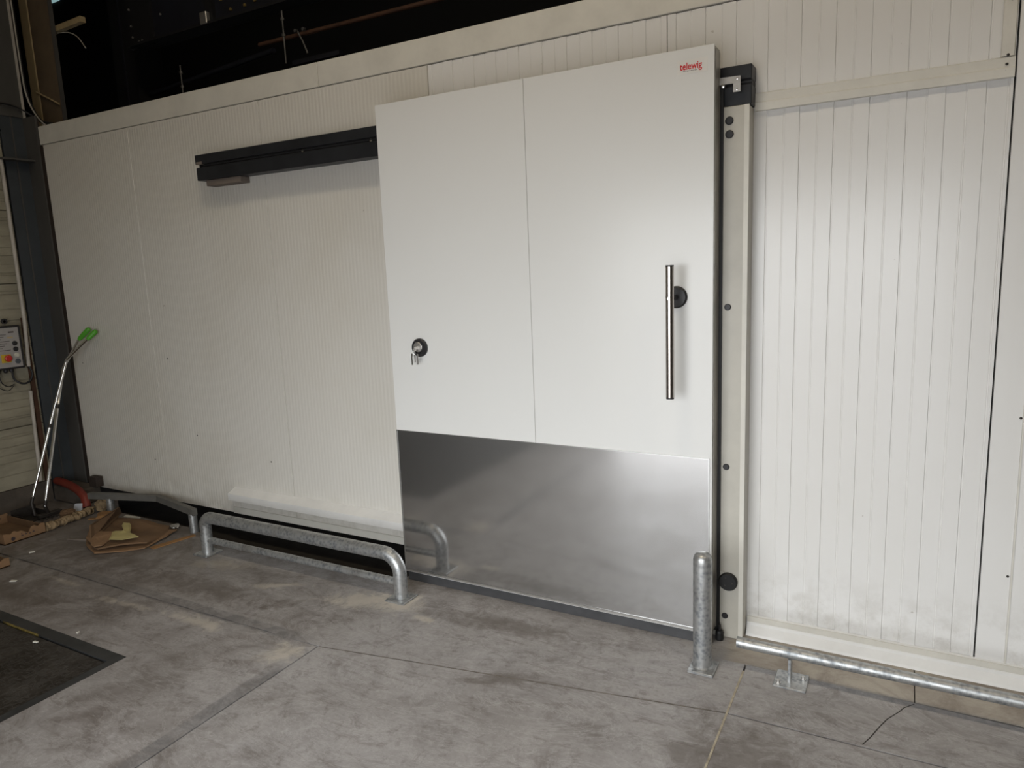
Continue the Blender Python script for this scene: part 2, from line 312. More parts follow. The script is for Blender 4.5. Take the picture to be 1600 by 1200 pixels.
obj('joint_filler', MB().prism([(0.06, -0.7465), (1.83, -0.4535), (1.83, -0.4505), (0.06, -0.7435)], -0.02, 0.0006), mat('joint_filler_grey', (0.21, 0.18, 0.15), 0.9, var=0.7, vscale=14), floor)

for cp in ([(2.448, -0.10), (2.415, -0.14), (2.400, -0.173), (2.362, -0.24), (2.340, -0.296), (2.313, -0.376), (2.290, -0.43)],):
    mbk = MB()
    for (xa, ya), (xb, yb) in zip(cp, cp[1:]): mbk.prism([(xa - 0.002, ya), (xb - 0.002, yb), (xb + 0.002, yb), (xa + 0.002, ya)], -0.01, 0.0006)
    obj('crack', mbk, M_joint, floor)
wl = struct(obj('wall_left', MB().box(-3.75, -3.545, OPY, 0.24, 0, HZ), M_gap))
pz = [0.174, 0.634, 1.170, 1.706, 2.242, 2.778]
for i in range(len(pz) - 1):
    z0, z1 = pz[i] + 0.003, pz[i + 1] - 0.003; top = -3.5; prof = [(-3.545, z0), (top, z0)]
    gr = [0.06, 0.076, 0.14, 0.20, 0.262, 0.345, z1 - z0 - 0.074, z1 - z0 - 0.052] if i else [0.105, 0.200, 0.26, 0.318, 0.384, 0.402]
    for q in gr:
        d = 0.005; prof += [(top, z0 + q - 0.0045), (top - d, z0 + q - 0.002), (top - d, z0 + q + 0.002), (top, z0 + q + 0.0045)]
    prof += [(top, z1), (-3.545, z1)]
    obj('siding_panel', MB().sweep(prof, 'y', OPY, 0.035), M_siding, wl)
struct(obj('baseboard_left', MB().box(-3.6, -3.492, OPY, 0.03, 0, 0.172), M_plinth))
struct(obj('wall_right', MB().box(HX1, HX1 + 0.2, OPY, 6, 0, HZ), M_hall))
wf = MB(); wf.box(-3.7, OPX0, OPY - 0.2, OPY, 0, HZ).box(OPX1, HX1, OPY - 0.2, OPY, 0, HZ).box(OPX0, OPX1, OPY - 0.2, OPY, OPZ, HZ)
struct(obj('wall_front', wf, M_hall))
struct(obj('ceiling', MB().box(-12, HX1 + 0.2, OPY - 0.2, 6.2, HZ, HZ + 0.2), M_roof))
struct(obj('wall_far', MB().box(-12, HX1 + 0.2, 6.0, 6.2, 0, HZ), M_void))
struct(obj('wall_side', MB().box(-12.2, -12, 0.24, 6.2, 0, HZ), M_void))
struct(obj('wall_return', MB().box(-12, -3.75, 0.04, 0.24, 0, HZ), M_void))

# ------------------------------------------------------------------ cold-room wall
wb = struct(obj('wall_back', MB().box(-3.24, 4.6, 0.245, 0.32, 0.12, 2.75), M_void))
ZT, ZS = 2.835, 2.703
for x0, x1 in ((-3.262, -2.2645), (-2.2605, -1.0245), (-1.0205, 0.188)):
    obj('panel', MB().bbox(x0, x1, 0.2, 0.245, 0.105, ZS - 0.002, 0.0006), M_panel, wb)
def ribbed(x0, x1, z0, z1, first):
    """steel sheet with alternating raised and lowered strips, 62 mm each"""
    p = [(x0, 0.245), (x0, 0.2)]; x = first; lvl = 0
    ys = (0.2, 0.2028)
    while x < x1 - 0.012:
        if x > x0 + 0.012:
            p += [(x - 0.004, ys[lvl]), (x - 0.002, 0.2045), (x + 0.001, 0.2045), (x + 0.003, ys[1 - lvl])] if lvl == 0 else [(x - 0.003, ys[1]), (x - 0.001, 0.2045), (x + 0.002, 0.2045), (x + 0.004, ys[0])]
            lvl = 1 - lvl
        x += 0.0618
    p += [(x1, ys[lvl]), (x1, 0.245)]
    return MB().sweep(p, 'z', z0, z1)
obj('panel', ribbed(0.192, 1.420, 0.02, ZS - 0.002, 0.218), M_ribbed, wb)
obj('panel', ribbed(1.424, 2.650, 0.02, ZS - 0.002, 1.462), M_ribbed, wb)
obj('panel', MB().bbox(2.656, 2.752, 0.199, 0.245, 0.02, ZS - 0.002, 0.002), M_ribbed, wb)
obj('panel', ribbed(2.757, 4.6, 0.02, ZS - 0.002, 2.95), M_ribbed, wb)
for x0, x1 in ((-3.29, -0.541), (-0.537, 2.65), (2.656, 4.6)):
    obj('fascia', MB().bbox(x0, x1, 0.196, 0.30, ZS + 0.002, ZT, 0.003), M_trim, wb)
struct(obj('trim_1', MB().sweep([(0.2, 2.264), (0.186, 2.266), (0.185, 2.296), (0.190, 2.300), (0.190, 2.332), (0.2, 2.336)], 'x', 1.785, 2.650), M_trim))
struct(obj('trim_2', MB().sweep([(2.606, 0.2), (2.608, 0.190), (2.644, 0.189), (2.648, 0.2)], 'z', 2.337, ZS), M_trim))
struct(obj('trim_3', MB().box(2.752, 2.757, 0.196, 0.21, 0.07, ZT - 0.13), M_trim))
bb = struct(obj('baseboard_right', MB().sweep([(0.2, 0.0), (0.155, 0.0), (0.160, 0.010), (0.182, 0.040), (0.184, 0.052), (0.188, 0.056), (0.188, 0.078), (0.2, 0.084)], 'x', 1.785, 4.6), M_trimw))
obj('top_flange', MB().box(1.785, 4.6, 0.1855, 0.19, 0.055, 0.080), M_trim, bb)
sc = obj('screw', MB().lathe([(0, -0.003), (0.004, -0.002), (0.005, 0)], (2.625, 0.188, 2.31), 'y', 10), M_darkmetal, wb)
for d in ((0.002, 0, 0.03), (-0.002, 0, -0.02), (0.004, 0, 0.21), (0.004, 0, 0.30)): copy_part(sc, d, wb)
for x, z in ((2.742, 0.44), (2.745, 1.06), (-2.124, 1.15), (-1.9, 0.62), (-2.4, 0.40), (-1.2, 0.50), (-3.138, 1.089)):
    copy_part(sc, (x - 2.625, 0.0105, z - 2.31), wb)
struct(obj('baseboard_back', MB().box(-1.60, 0.19, 0.191, 0.199, 0.105, 0.148), M_trim))

# dark column corner
col = thing('steel_column', 'blue-grey painted steel column in the corner left of the white wall', 'column', (-3.4, 0.2, 0))
obj('flange', MB().box(-3.52, -3.494, 0.045, 0.212, 0, 5.2), M_col, col)
obj('web', MB().box(-3.494, -3.336, 0.206, 0.222, 0, 2.92), M_col2, col)
obj('web_edge', MB().box(-3.494, -3.488, 0.118, 0.127, 0.13, 2.92), M_col2, col)
obj('seat_plate', MB().box(-3.494, -3.40, -0.02, 0.206, 2.60, 2.612), M_col2, col)
obj('back_flange', MB().box(-3.350, -3.336, 0.222, 0.235, 0, 2.9), M_gap, col)
tag(obj('gap_shade_strip', MB().box(-3.334, -3.266, 0.215, 0.235, 0.13, 2.70), M_gap), 'narrow dark brown strip standing in for the shaded gap between column and white wall', 'board')  # dark strip put in for the shade of the gap
tag(obj('concrete_block', MB().bbox(-3.49, -3.12, 0.03, 0.195, 0, 0.125, 0.012), M_plinth), 'dirty concrete pedestal at the foot of the column', 'pedestal')
tag(obj('wooden_block', MB().bbox(-3.16, -3.065, 0.13, 0.185, 0.126, 0.205, 0.003), M_gap), 'small dark brown wooden block beside the column foot', 'block')
cc = thing('upper_grey_post', 'wide grey post rising above the corner bracket at the top left', 'post', (-3.52, 0.1, 2.92))
obj('face', MB().box(-3.52, -3.488, -0.16, 0.030, 2.92, 5.2), M_col2, cc)
obj('face', MB().box(-3.492, -3.484, 0.030, 0.222, 2.922, 5.2), M_col2, cc)
obj('lip', MB().box(-3.486, -3.476, 0.208, 0.224, 2.922, 5.2), M_conduit, cc)
br = thing('brown_beam', 'brown upright beam with pale timber edge behind the wall top', 'beam', (-3.5, 0.45, 2.75))
obj('body', MB().box(-3.652, -3.376, 0.45, 0.462, 2.75, 5.2), M_brown, br)
obj('pale_edge', MB().box(-3.752, -3.652, 0.44, 0.50, 2.75, 5.2), M_tan, br)
obj('side_lip', MB().box(-3.376, -3.366, 0.44, 0.47, 2.75, 5.2), M_col2, br)
obj('clip', MB().tube([(-3.66, 0.43, 3.17), (-3.55, 0.44, 3.12), (-3.40, 0.44, 3.05)], 0.007, 8), M_tan, br)

# ------------------------------------------------------------------ sliding door
W = 1.667
door = thing('sliding_door', 'big white sliding cold-room door with a steel kick plate', 'door', (W / 2, 0.045, 0.05))
leaf = obj('leaf', MB().bbox(0.002, W - 0.001, 0.003, 0.088, 0.05, 2.497, 0.002), M_edge, door)
for x0, x1 in ((0.0, 0.8315), (0.8335, W)): obj('front_sheet', MB().bbox(x0, x1, -0.001, 0.004, 0.052, 2.50, 0.0012), M_door, leaf)
obj('edge_profile', MB().box(W - 0.001, W + 0.002, 0.012, 0.080, 0.06, 2.485), M_edge, leaf)
obj('rear_sheet', MB().box(0.002, W + 0.001, 0.088, 0.091, 0.05, 2.485), M_jamb, leaf)
for x in (0.09, 0.42, 1.60): obj('bolt', MB().lathe([(0.006, 0), (0.006, 0.006), (0, 0.007)], (x, 0.03, 2.497), 'z', 10), M_darkmetal, leaf)
obj('gasket', MB().box(1.60, 1.682, 0.0905, 0.0985, 0.03, 2.36), M_black, door)
sw = obj('bottom_sweep', MB().box(0.01, W - 0.004, 0.006, 0.016, 0.002, 0.06), M_sweep, door)
obj('sweep_rail', MB().box(0.004, W - 0.002, -0.004, 0.004, 0.056, 0.066), M_zinc, door)
kp = obj('kick_plate', MB().box(0.006, 1.652, -0.004, -0.001, 0.071, 0.848), M_kick, door)
M_lip = mat('plate_lip', (0.66, 0.66, 0.65), 0.25, 1.0)
fr = MB(); fr.box(0.002, 0.006, -0.0065, -0.001, 0.068, 0.852).box(1.652, 1.657, -0.0065, -0.001, 0.068, 0.852).box(0.006, 1.652, -0.0065, -0.001, 0.848, 0.852).box(0.006, 1.652, -0.0065, -0.001, 0.067, 0.071)
obj('folded_edge', fr, M_lip, kp)
hd = obj('handle', MB().tube([(1.517, -0.10, 1.126), (1.517, -0.10, 1.660)], 0.0168, 28), M_inox, door); hd['label'] = 'brushed steel bar handle'
for z0, z1 in ((1.120, 1.127), (1.659, 1.666)): obj('end_cap', MB().tube([(1.517, -0.10, z0), (1.517, -0.10, z1)], 0.0165, 24), M_plug, hd)
obj('standoff', MB().tube([(1.517, -0.005, 1.533), (1.517, -0.09, 1.533)], 0.011, 16), M_plug, hd)
obj('screw', MB().lathe([(0.0055, 0), (0.0055, -0.002), (0.003, -0.002), (0.0028, 0.001), (0, 0.001)], (1.517, -0.1165, 1.533), 'y', 14), M_bright, hd)
obj('rosette', MB().lathe([(0.046, 0.0), (0.046, -0.008), (0.040, -0.013), (0.018, -0.015), (0, -0.015)], (1.517, -0.001, 1.533), 'y', 36), M_plug, hd)
lk = obj('lock_rosette', MB().lathe([(0.047, 0.0), (0.047, -0.010), (0.041, -0.016), (0.030, -0.016), (0.028, -0.010), (0, -0.010)], (0.189, -0.001, 1.296), 'y', 36), M_plug, door)
obj('cylinder', MB().lathe([(0.026, -0.008), (0.026, -0.018), (0.022, -0.021), (0, -0.021)], (0.185, -0.001, 1.300), 'y', 28), M_zinc, lk)
k = obj('key', MB().box(0.182, 0.188, -0.042, -0.020, 1.288, 1.304).lathe([(0.012, -0.003), (0.012, 0.0)], (0.185, -0.045, 1.290), 'x', 16).box(0.181, 0.187, -0.047, -0.044, 1.225, 1.285), M_zinc, lk)
obj('key', MB().tube([(0.181, -0.047, 1.285), (0.178, -0.050, 1.275), (0.182, -0.048, 1.262), (0.187, -0.044, 1.274), (0.181, -0.047, 1.285)], 0.0018, 6).box(0.166, 0.173, -0.052, -0.049, 1.212, 1.270), M_bright, lk)
obj('key', MB().box(0.192, 0.199, -0.040, -0.037, 1.214, 1.268), M_zinc, lk)
st = obj('sticker', MB().box(1.522, 1.641, -0.0018, -0.001, 2.405, 2.457), M_sticker, door); st['label'] = 'white sticker reading telewig in red'
def text(body, size, x, y, z, mt, parent, name, width, bold=0.0, rot=(PI / 2, 0, 0)):
    cu = bpy.data.curves.new(name, 'FONT'); cu.body = body; cu.size = size; cu.offset = bold; cu.extrude = 0.0004; cu.resolution_u = 4; cu.align_x = 'LEFT'
    t = bpy.data.objects.new(name + '_curve', cu); COL.objects.link(t); bpy.context.view_layer.update()
    me = bpy.data.meshes.new_from_object(t.evaluated_get(bpy.context.evaluated_depsgraph_get())); bpy.data.objects.remove(t)
    xs = [v.co.x for v in me.vertices]; k = width / (max(xs) - min(xs)); mn = min(xs)
    R = Matrix.Rotation(rot[2], 3, 'Z') @ Matrix.Rotation(rot[0], 3, 'X')
    off = world_loc(parent)
    for v in me.vertices: v.co = R @ Vector(((v.co.x - mn) * k, v.co.y * k * 1.22, v.co.z)) + Vector((x, y, z)) - off
    me.materials.clear(); me.materials.append(mt); o = bpy.data.objects.new(name, me); COL.objects.link(o); o.parent = parent; return o
text('telewig', 0.03, 1.5315, -0.0022, 2.4215, M_red, st, 'lettering', 0.088, 0.0005)
fine = MB()
for i in range(11): fine.box(1.545 + i * 0.0051, 1.5485 + i * 0.0051 - 0.0008 * (i % 3), -0.0024, -0.0018, 2.4145, 2.4170)
obj('fine_print', fine, M_ink, st)
# latch bracket running on the track
lb = obj('latch_bracket', MB().sweep([(1.660, 2.361), (1.722, 2.361), (1.722, 2.328), (1.750, 2.327), (1.750, 2.386), (1.660, 2.388)], 'y', 0.076, 0.080), M_zinc, door); lb['label'] = 'L-shaped zinc latch bracket at the top right'
for x, z in ((1.736, 2.337), (1.737, 2.376)): obj('screw', MB().lathe([(0.004, 0), (0.004, -0.003), (0, -0.004)], (x, 0.076, z), 'y', 10), M_bright, lb)
obj('screw', MB().lathe([(0.007, 0), (0.007, -0.012), (0, -0.013)], (1.683, 0.084, 2.355), 'y', 10), M_bright, lb)

# track behind the door
tr = thing('door_track', 'long black aluminium sliding track fixed on the white wall', 'rail', (0.1, 0.15, 2.28))
tz0, tz1, ty = 2.282, 2.434, 0.112
obj('upper_profile', MB().bbox(-1.512, 1.786, ty, 0.199, 2.378, tz1, 0.003), M_track, tr)
obj('slot', MB().box(-1.490, 1.784, ty + 0.012, 0.199, 2.358, 2.378), M_slot, tr)
obj('lower_profile', MB().bbox(-1.508, 1.786, ty, 0.199, tz0, 2.358, 0.003), M_track, tr)
obj('slot_line', MB().box(-1.44, 1.786, ty - 0.001, ty + 0.002, 2.3655, 2.3705), M_track, tr)
for x in (-0.62, -0.135): obj('screw', MB().lathe([(0.009, 0), (0.009, -0.006), (0, -0.008)], (x, ty + 0.01, 2.366), 'y', 12), M_bright, tr)
obj('end_block', MB().box(-1.500, -1.45, ty - 0.002, ty + 0.02, 2.377, 2.392), M_wood, tr)
tag(obj('wooden_wedge', MB().bbox(-1.445, -1.145, 0.125, 0.199, 2.246, 2.281, 0.002), M_wood), 'grey-brown wooden packing piece under the left end of the track', 'wood block')

# frame jamb at the right
jb = thing('door_post', 'cream door post with black plugs right of the sliding door', 'door post', (1.70, 0.15, 0))
obj('post', MB().bbox(1.56, 1.780, 0.100, 0.199, 0.0, 2.281, 0.004), M_jamb, jb)
obj('post_lip', MB().box(1.762, 1.781, 0.0985, 0.1005, 0.0, 2.281), M_trim, jb)
p0 = obj('plug', MB().lathe([(0.014, 0), (0.014, -0.002), (0.011, -0.004), (0, -0.004)], (1.704, 0.1, 1.483), 'y', 24), M_plug, jb)
for z in (0.794, 0.104): copy_part(p0, (0.0, 0, z - 1.483), jb)
p1 = obj('plug', MB().lathe([(0.0165, 0), (0.0165, -0.003), (0.013, -0.005), (0, -0.005)], (1.704, 0.1, 2.226), 'y', 24), M_plug, jb); copy_part(p1, (0.001, 0, -0.052), jb)
bp = obj('bumper', MB().lathe([(0.041, 0), (0.041, -0.010), (0.036, -0.016), (0, -0.016)], (1.718, 0.096, 0.272), 'y', 32), M_black, jb); bp['label'] = 'round black rubber bumper'
obj('bumper_bracket', MB().box(1.6835, 1.70, 0.092, 0.1, 0.25, 0.315), M_jamb, jb)
for a in range(3): obj('bolt', MB().lathe([(0.004, 0), (0.004, -0.002), (0, -0.003)], (1.718 + 0.02 * math.cos(a * 2.1 + 2), 0.08, 0.272 + 0.02 * math.sin(a * 2.1 + 2)), 'y', 8), M_darkmetal, bp)
gr = thing('floor_roller', 'small black guide roller at the foot of the door frame', 'roller', (1.685, 0.075, 0))
obj('wheel', MB().lathe([(0.0, 0.0), (0.016, 0.0), (0.018, 0.01), (0.018, 0.035), (0.012, 0.045), (0, 0.045)], (1.688, 0.07, 0.0), 'z', 20), M_black, gr)
obj('pin', MB().lathe([(0.006, 0.04), (0.006, 0.07), (0, 0.07)], (1.688, 0.07, 0.0), 'z', 12), M_plug, gr)

# bottom guide profile on the left wall
bg_ = thing('bottom_guide_profile', 'white sloped guide profile low on the wall behind the tube barrier', 'profile', (-0.7, 0.17, 0.2))
obj('profile', MB().sweep([(0.1995, 0.290), (0.1995, 0.284), (0.140, 0.256), (0.140, 0.216), (0.134, 0.216), (0.134, 0.260)], 'x', -1.565, 0.18), M_trimw, bg_)
obj('end_plate', MB().sweep([(0.1995, 0.291), (0.1995, 0.19), (0.134, 0.216), (0.134, 0.261)], 'x', -1.572, -1.566), M_trimw, bg_)
obj('screw', MB().lathe([(0.005, 0), (0.005, -0.003), (0, -0.004)], (-1.60, 0.2, 0.238), 'y', 10), M_zinc, bg_)

# ------------------------------------------------------------------ barriers and bollard
def plate(mb, cx, cy, sx, sy, h=0.010): return mb.bbox(cx - sx / 2, cx + sx / 2, cy - sy / 2, cy + sy / 2, 0.0, h, 0.002)
gd = thing('tube_barrier', 'low galvanised hoop barrier with a lower bar in front of the wall', 'barrier', (-0.64, -0.19, 0))
gy, zt, R, xl, xr, rp = -0.195, 0.236, 0.10, -1.392, 0.112, 0.0355
path = [(xl, gy, 0.008), (xl, gy, 0.06)] + arc((xl + R * 0.6, zt - R * 0.6), R * 0.6, 180, 90, 8, const=gy) + [(-0.9, gy, zt), (-0.4, gy, zt)] + arc((xr - R, zt - R), R, 90, 0, 12, const=gy) + [(xr, gy, 0.07), (xr, gy, 0.008)]
obj('hoop', MB().tube(path, rp, 24), M_galv, gd)
obj('lower_bar', MB().tube([(xl + 0.02, gy, 0.088), (-0.6, gy, 0.088), (xr - 0.02, gy, 0.088)], 0.020, 16), M_galv, gd)
for cx in (xl, xr): obj('base_plate', plate(MB(), cx + 0.005, gy - 0.005, 0.12, 0.125), M_galv, gd)
bo = thing('bollard', 'short round galvanised bollard in front of the door edge', 'bollard', (1.675, -0.185, 0))
rb = 0.0385
obj('post', MB().lathe([(rb, 0.01), (rb, 0.15), (rb, 0.30), (rb, 0.470), (rb * 0.97, 0.484), (rb * 0.86, 0.496), (rb * 0.6, 0.505), (rb * 0.3, 0.508), (0, 0.509)], (1.675, -0.185, 0), 'z', 36), M_galv, bo, 50)
obj('base_plate', plate(MB(), 1.680, -0.190, 0.104, 0.118, 0.012), M_galv, bo)
obj('weld', MB().lathe([(rb + 0.006, 0.011), (rb, 0.018)], (1.675, -0.185, 0), 'z', 28), M_galv, bo)
kr = thing('wall_guard_pipe', 'long galvanised pipe guard low along the ribbed wall at the right', 'guard rail', (2.016, -0.14, 0))
obj('pipe', MB().tube([(1.806, -0.14, 0.124), (2.6, -0.14, 0.124), (3.4, -0.14, 0.124), (4.4, -0.14, 0.124)], 0.0225, 24), M_galv, kr)
for i, dx in enumerate((0, 1.55)):
    obj('stand', MB().box(2.008 + dx, 2.018 + dx, -0.165, -0.115, 0.009, 0.106), M_galv, kr)
    obj('foot_plate', plate(MB(), 2.018 + dx, -0.140, 0.122, 0.124, 0.009), M_galv, kr)
    for bx, by in ((1.975, -0.180), (2.060, -0.115)):
        obj('bolt', MB().lathe([(0.011, 0.009), (0.011, 0.011), (0.007, 0.011), (0.007, 0.020), (0, 0.021)], (bx + dx, by, 0), 'z', 6), M_zinc, kr)
bt = thing('bent_guard_bar', 'bent grey flat guard bar on short posts near the corner', 'guard rail', (-2.3, 0.06, 0))
bar = MB()
pts = [(-2.86, -0.045), (-2.30, 0.118), (-1.765, 0.012)]
def offs(d): return [(x, y + d) for x, y in pts]
A, B_ = offs(-0.018), offs(0.018)
bar.prism([A[0], A[1], B_[1], B_[0]], 0.122, 0.166); bar.prism([A[1], A[2], B_[2], B_[1]], 0.122, 0.166)
obj('bar', bar, M_bent, bt)
for x, y in ((-2.70, 0.005), (-1.80, 0.018)): obj('stub_post', MB().tube([(x, y, 0.0), (x, y, 0.128)], 0.028, 14), M_galv, bt)

# ------------------------------------------------------------------ floor hatch
ht = thing('floor_hatch', 'dark chequered steel plate let into the floor at lower left', 'hatch', (-1.6, -2.2, 0))
obj('plate', MB().box(-2.6, -0.748, -3.3, -1.262, -0.10, -0.004), M_chequer, ht)
obj('frame', MB().box(-2.66, -0.691, -1.252, -1.191, -0.10, 0.0), M_frame, ht)
obj('frame', MB().box(-0.740, -0.691, -3.3, -1.252, -0.10, 0.0), M_frame, ht)
obj('paint_strip', MB().box(-1.62, -1.30, -1.2545, -1.2500, -0.01, 0.0015), mat('worn_yellow_paint', (0.20, 0.145, 0.035), 0.7, var=0.8, vscale=25), ht)

# ------------------------------------------------------------------ control box on the left wall
cb = thing('control_box', 'grey push-button control box with a red emergency stop on the siding', 'control box', (-3.47, -0.24, 1.08))
fx = -3.42
obj('housing', MB().bbox(-3.497, fx - 0.004, -0.42, -0.062, 1.083, 1.402, 0.006), M_plug, cb)
obj('face_plate', MB().box(fx - 0.004, fx, -0.405, -0.082, 1.098, 1.388), M_face, cb)
def btn(y, z, r, mt, nm='button'): return obj(nm, MB().lathe([(r * 1.15, 0), (r * 1.15, 0.006), (r * 0.9, 0.008), (r * 0.85, 0.014), (0, 0.015)], (fx, y, z), 'x', 20), mt, cb)
btn(-0.118, 1.272, 0.015, M_plug); btn(-0.117, 1.229, 0.015, M_plug); btn(-0.116, 1.184, 0.015, M_btnw); btn(-0.114, 1.138, 0.016, M_btng)
obj('stop_backing', MB().box(fx, fx + 0.004, -0.222, -0.158, 1.135, 1.195), M_eyel, cb)
obj('emergency_stop', MB().lathe([(0.014, 0.0), (0.014, 0.014), (0.024, 0.018), (0.024, 0.030), (0.018, 0.034), (0, 0.035)], (fx, -0.186, 1.167), 'x', 24), M_ered, cb)
for i in range(8): obj('print_line', MB().box(fx, fx + 0.0006, -0.395, -0.150 - 0.018 * ((i * 7) % 4), 1.222 + i * 0.0165, 1.226 + i * 0.0165), M_ink, cb)
for y, z in ((-0.13, 1.35), (-0.14, 1.312)): obj('print_mark', MB().box(fx, fx + 0.0006, y - 0.022, y + 0.016, z, z + 0.010), M_ink if z > 1.33 else M_tan, cb)
obj('hanging_eye', MB().lathe([(0.010, -0.006), (0.021, -0.006), (0.021, 0.004), (0.010, 0.004), (0.010, -0.006)], (-3.44, -0.155, 1.436), 'x', 20), M_plug, cb)
for y in (-0.24, -0.19, -0.15): obj('cable_gland', MB().lathe([(0.014, 0), (0.014, -0.020), (0.009, -0.026), (0, -0.026)], (-3.455, y, 1.083), 'z', 14), M_plug, cb)
def cable(name, pts, r, mt, label):
    P = [Vector(p) for p in pts]; out = []
    for i in range(len(P) - 1):
        p0, p1, p2, p3 = P[max(i - 1, 0)], P[i], P[i + 1], P[min(i + 2, len(P) - 1)]
        for k in range(6):
            t = k / 6; out.append(0.5 * ((2 * p1) + (p2 - p0) * t + (2 * p0 - 5 * p1 + 4 * p2 - p3) * t * t + (3 * p1 - p0 - 3 * p2 + p3) * t ** 3))
    out.append(P[-1]); return tag(obj(name, MB().tube(out, r, 10), mt), label, 'cable')
cable('cable', [(-3.45, -0.15, 1.06), (-3.45, -0.14, 1.0), (-3.43, -0.10, 0.965), (-3.43, -0.05, 0.975), (-3.43, -0.022, 1.03), (-3.45, -0.03, 1.09)], 0.0075, M_cable, 'thick black cable looping from the control box up into the grey conduit')
cable('cable', [(-3.45, -0.24, 1.06), (-3.45, -0.23, 0.99), (-3.45, -0.19, 0.955), (-3.45, -0.15, 0.965)], 0.004, M_cable, 'thin black cable looping under the control box')
cable('cable', [(-3.45, -0.33, 1.06), (-3.45, -0.28, 0.98), (-3.45, -0.20, 0.925), (-3.45, -0.155, 0.955)], 0.003, M_cable, 'thinnest lowest-hanging cable loop under the control box')
tag(obj('conduit_pipe', MB().tube([(-3.45, -0.03, 1.085), (-3.45, -0.012, 1.43), (-3.45, -0.006, 2.50), (-3.45, -0.006, 2.598)], 0.013, 12), M_conduit), 'pale grey conduit running up the siding above the control box', 'pipe')
tag(obj('conduit_pipe', MB().tube([(-3.45, -0.068, 0.20), (-3.45, -0.045, 0.90)], 0.013, 12), M_conduit), 'short pale grey conduit on the siding below the control box', 'pipe')
tag(obj('wooden_batten', MB().box(-3.492, -3.475, -0.018, 0.012, 0.18, 1.45), M_rust), 'thin brown batten beside the conduit at the column', 'batten')
cable('cable', [(-3.47, 0.235, 4.2), (-3.47, 0.238, 3.6), (-3.46, 0.24, 3.15), (-3.43, 0.26, 2.98), (-3.36, 0.27, 2.89), (-3.25, 0.29, 2.86)], 0.013, M_cable, 'thick black cable dropping beside the grey post onto the wall top')
cable('cable', [(-3.45, 0.222, 4.2), (-3.45, 0.225, 3.3), (-3.44, 0.235, 3.06), (-3.37, 0.25, 2.92), (-3.28, 0.26, 2.845)], 0.005, M_cablew, 'thin white cable running beside the thick black one at the corner')
cable('cable', [(-3.47, -0.1, 2.98), (-3.465, 0.06, 3.0), (-3.46, 0.17, 2.985), (-3.42, 0.25, 2.93), (-3.30, 0.29, 2.86)], 0.006, M_cable, 'black cable slung across the grey post at the wall top')

# ------------------------------------------------------------------ rubbish in the corner
def tool(foot, base, knee, bend, g0, g1, head, label):
    x, y = foot[0], foot[1]; foot, base, knee, bend, grip0, grip1 = [Vector(p) for p in (foot, base, knee, bend, g0, g1)]
    t = thing('long_handled_scoop' if head == 'pan' else 'long_handled_rake', label, 'tool', (x, y, 0))
    obj('tube', MB().tube([base, knee, bend + (knee - bend) * 0.05, bend, bend + (grip0 - bend) * 0.15, grip0], 0.0105, 14), M_chrome, t)
    d = (grip1 - grip0).normalized()
    obj('grip', MB().tube([grip0 - d * 0.005, grip0 + d * 0.01, grip0 + d * 0.05, grip1 - d * 0.015, grip1 - d * 0.003, grip1], 0.02, 16, rads=[0.012, 0.0165, 0.0185, 0.019, 0.015, 0.006]), M_green, t)
    k = (knee - base).normalized() * 0.015; obj('joint', MB().tube([knee - k, knee + k], 0.0135, 12), M_darkmetal, t)
    obj('socket', MB().tube([foot, base, base + k * 3], 0.0125, 12), M_darkmetal, t)
    if head == 'pan':
        mb = MB().bbox(x - 0.10, x + 0.07, y - 0.11, y + 0.06, 0.002, 0.008, 0.001); mb.bbox(x - 0.10, x - 0.094, y - 0.11, y + 0.06, 0.008, 0.08, 0.001)
        mb.bbox(x - 0.10, x + 0.06, y - 0.11, y - 0.104, 0.008, 0.05, 0.001); mb.bbox(x - 0.10, x + 0.06, y + 0.054, y + 0.06, 0.008, 0.05, 0.001)
        obj('pan', mb, M_darkmetal, t)
    else:
        obj('head', MB().bbox(x - 0.02, x + 0.03, y - 0.08, y + 0.08, 0.02, 0.045, 0.003), M_darkmetal, t)
        for q in range(5): obj('tine', MB().tube([(x + 0.01, y - 0.07 + q * 0.035, 0.03), (x + 0.04, y - 0.07 + q * 0.035, 0.004)], 0.004, 6), M_darkmetal, t)
    return t
tool((-3.09, -0.225, 0.02), (-3.05, -0.265, 0.105), (-3.121, -0.04, 0.797), (-3.202, 0.085, 1.068), (-3.005, 0.12, 1.281), (-2.934, 0.165, 1.358), 'rake', 'bright steel rake whose green grip is the left one of two')
tool((-3.185, -0.275, 0.02), (-3.205, -0.275, 0.115), (-3.185, -0.08, 0.655), (-3.073, 0.045, 1.136), (-2.883, 0.11, 1.284), (-2.850, 0.165, 1.344), 'pan', 'bright steel scoop whose green grip is the right one of two')
hp = [(-3.47, 0.060, 0.157), (-3.40, 0.050, 0.160), (-3.25, 0.030, 0.158), (-3.09, 0.005, 0.140), (-2.985, -0.015, 0.105), (-2.955, -0.025, 0.035)]
tag(obj('red_hose', MB().tube(hp, 0.03, 16), M_hose), 'thick red hose curving round the column foot', 'hose')
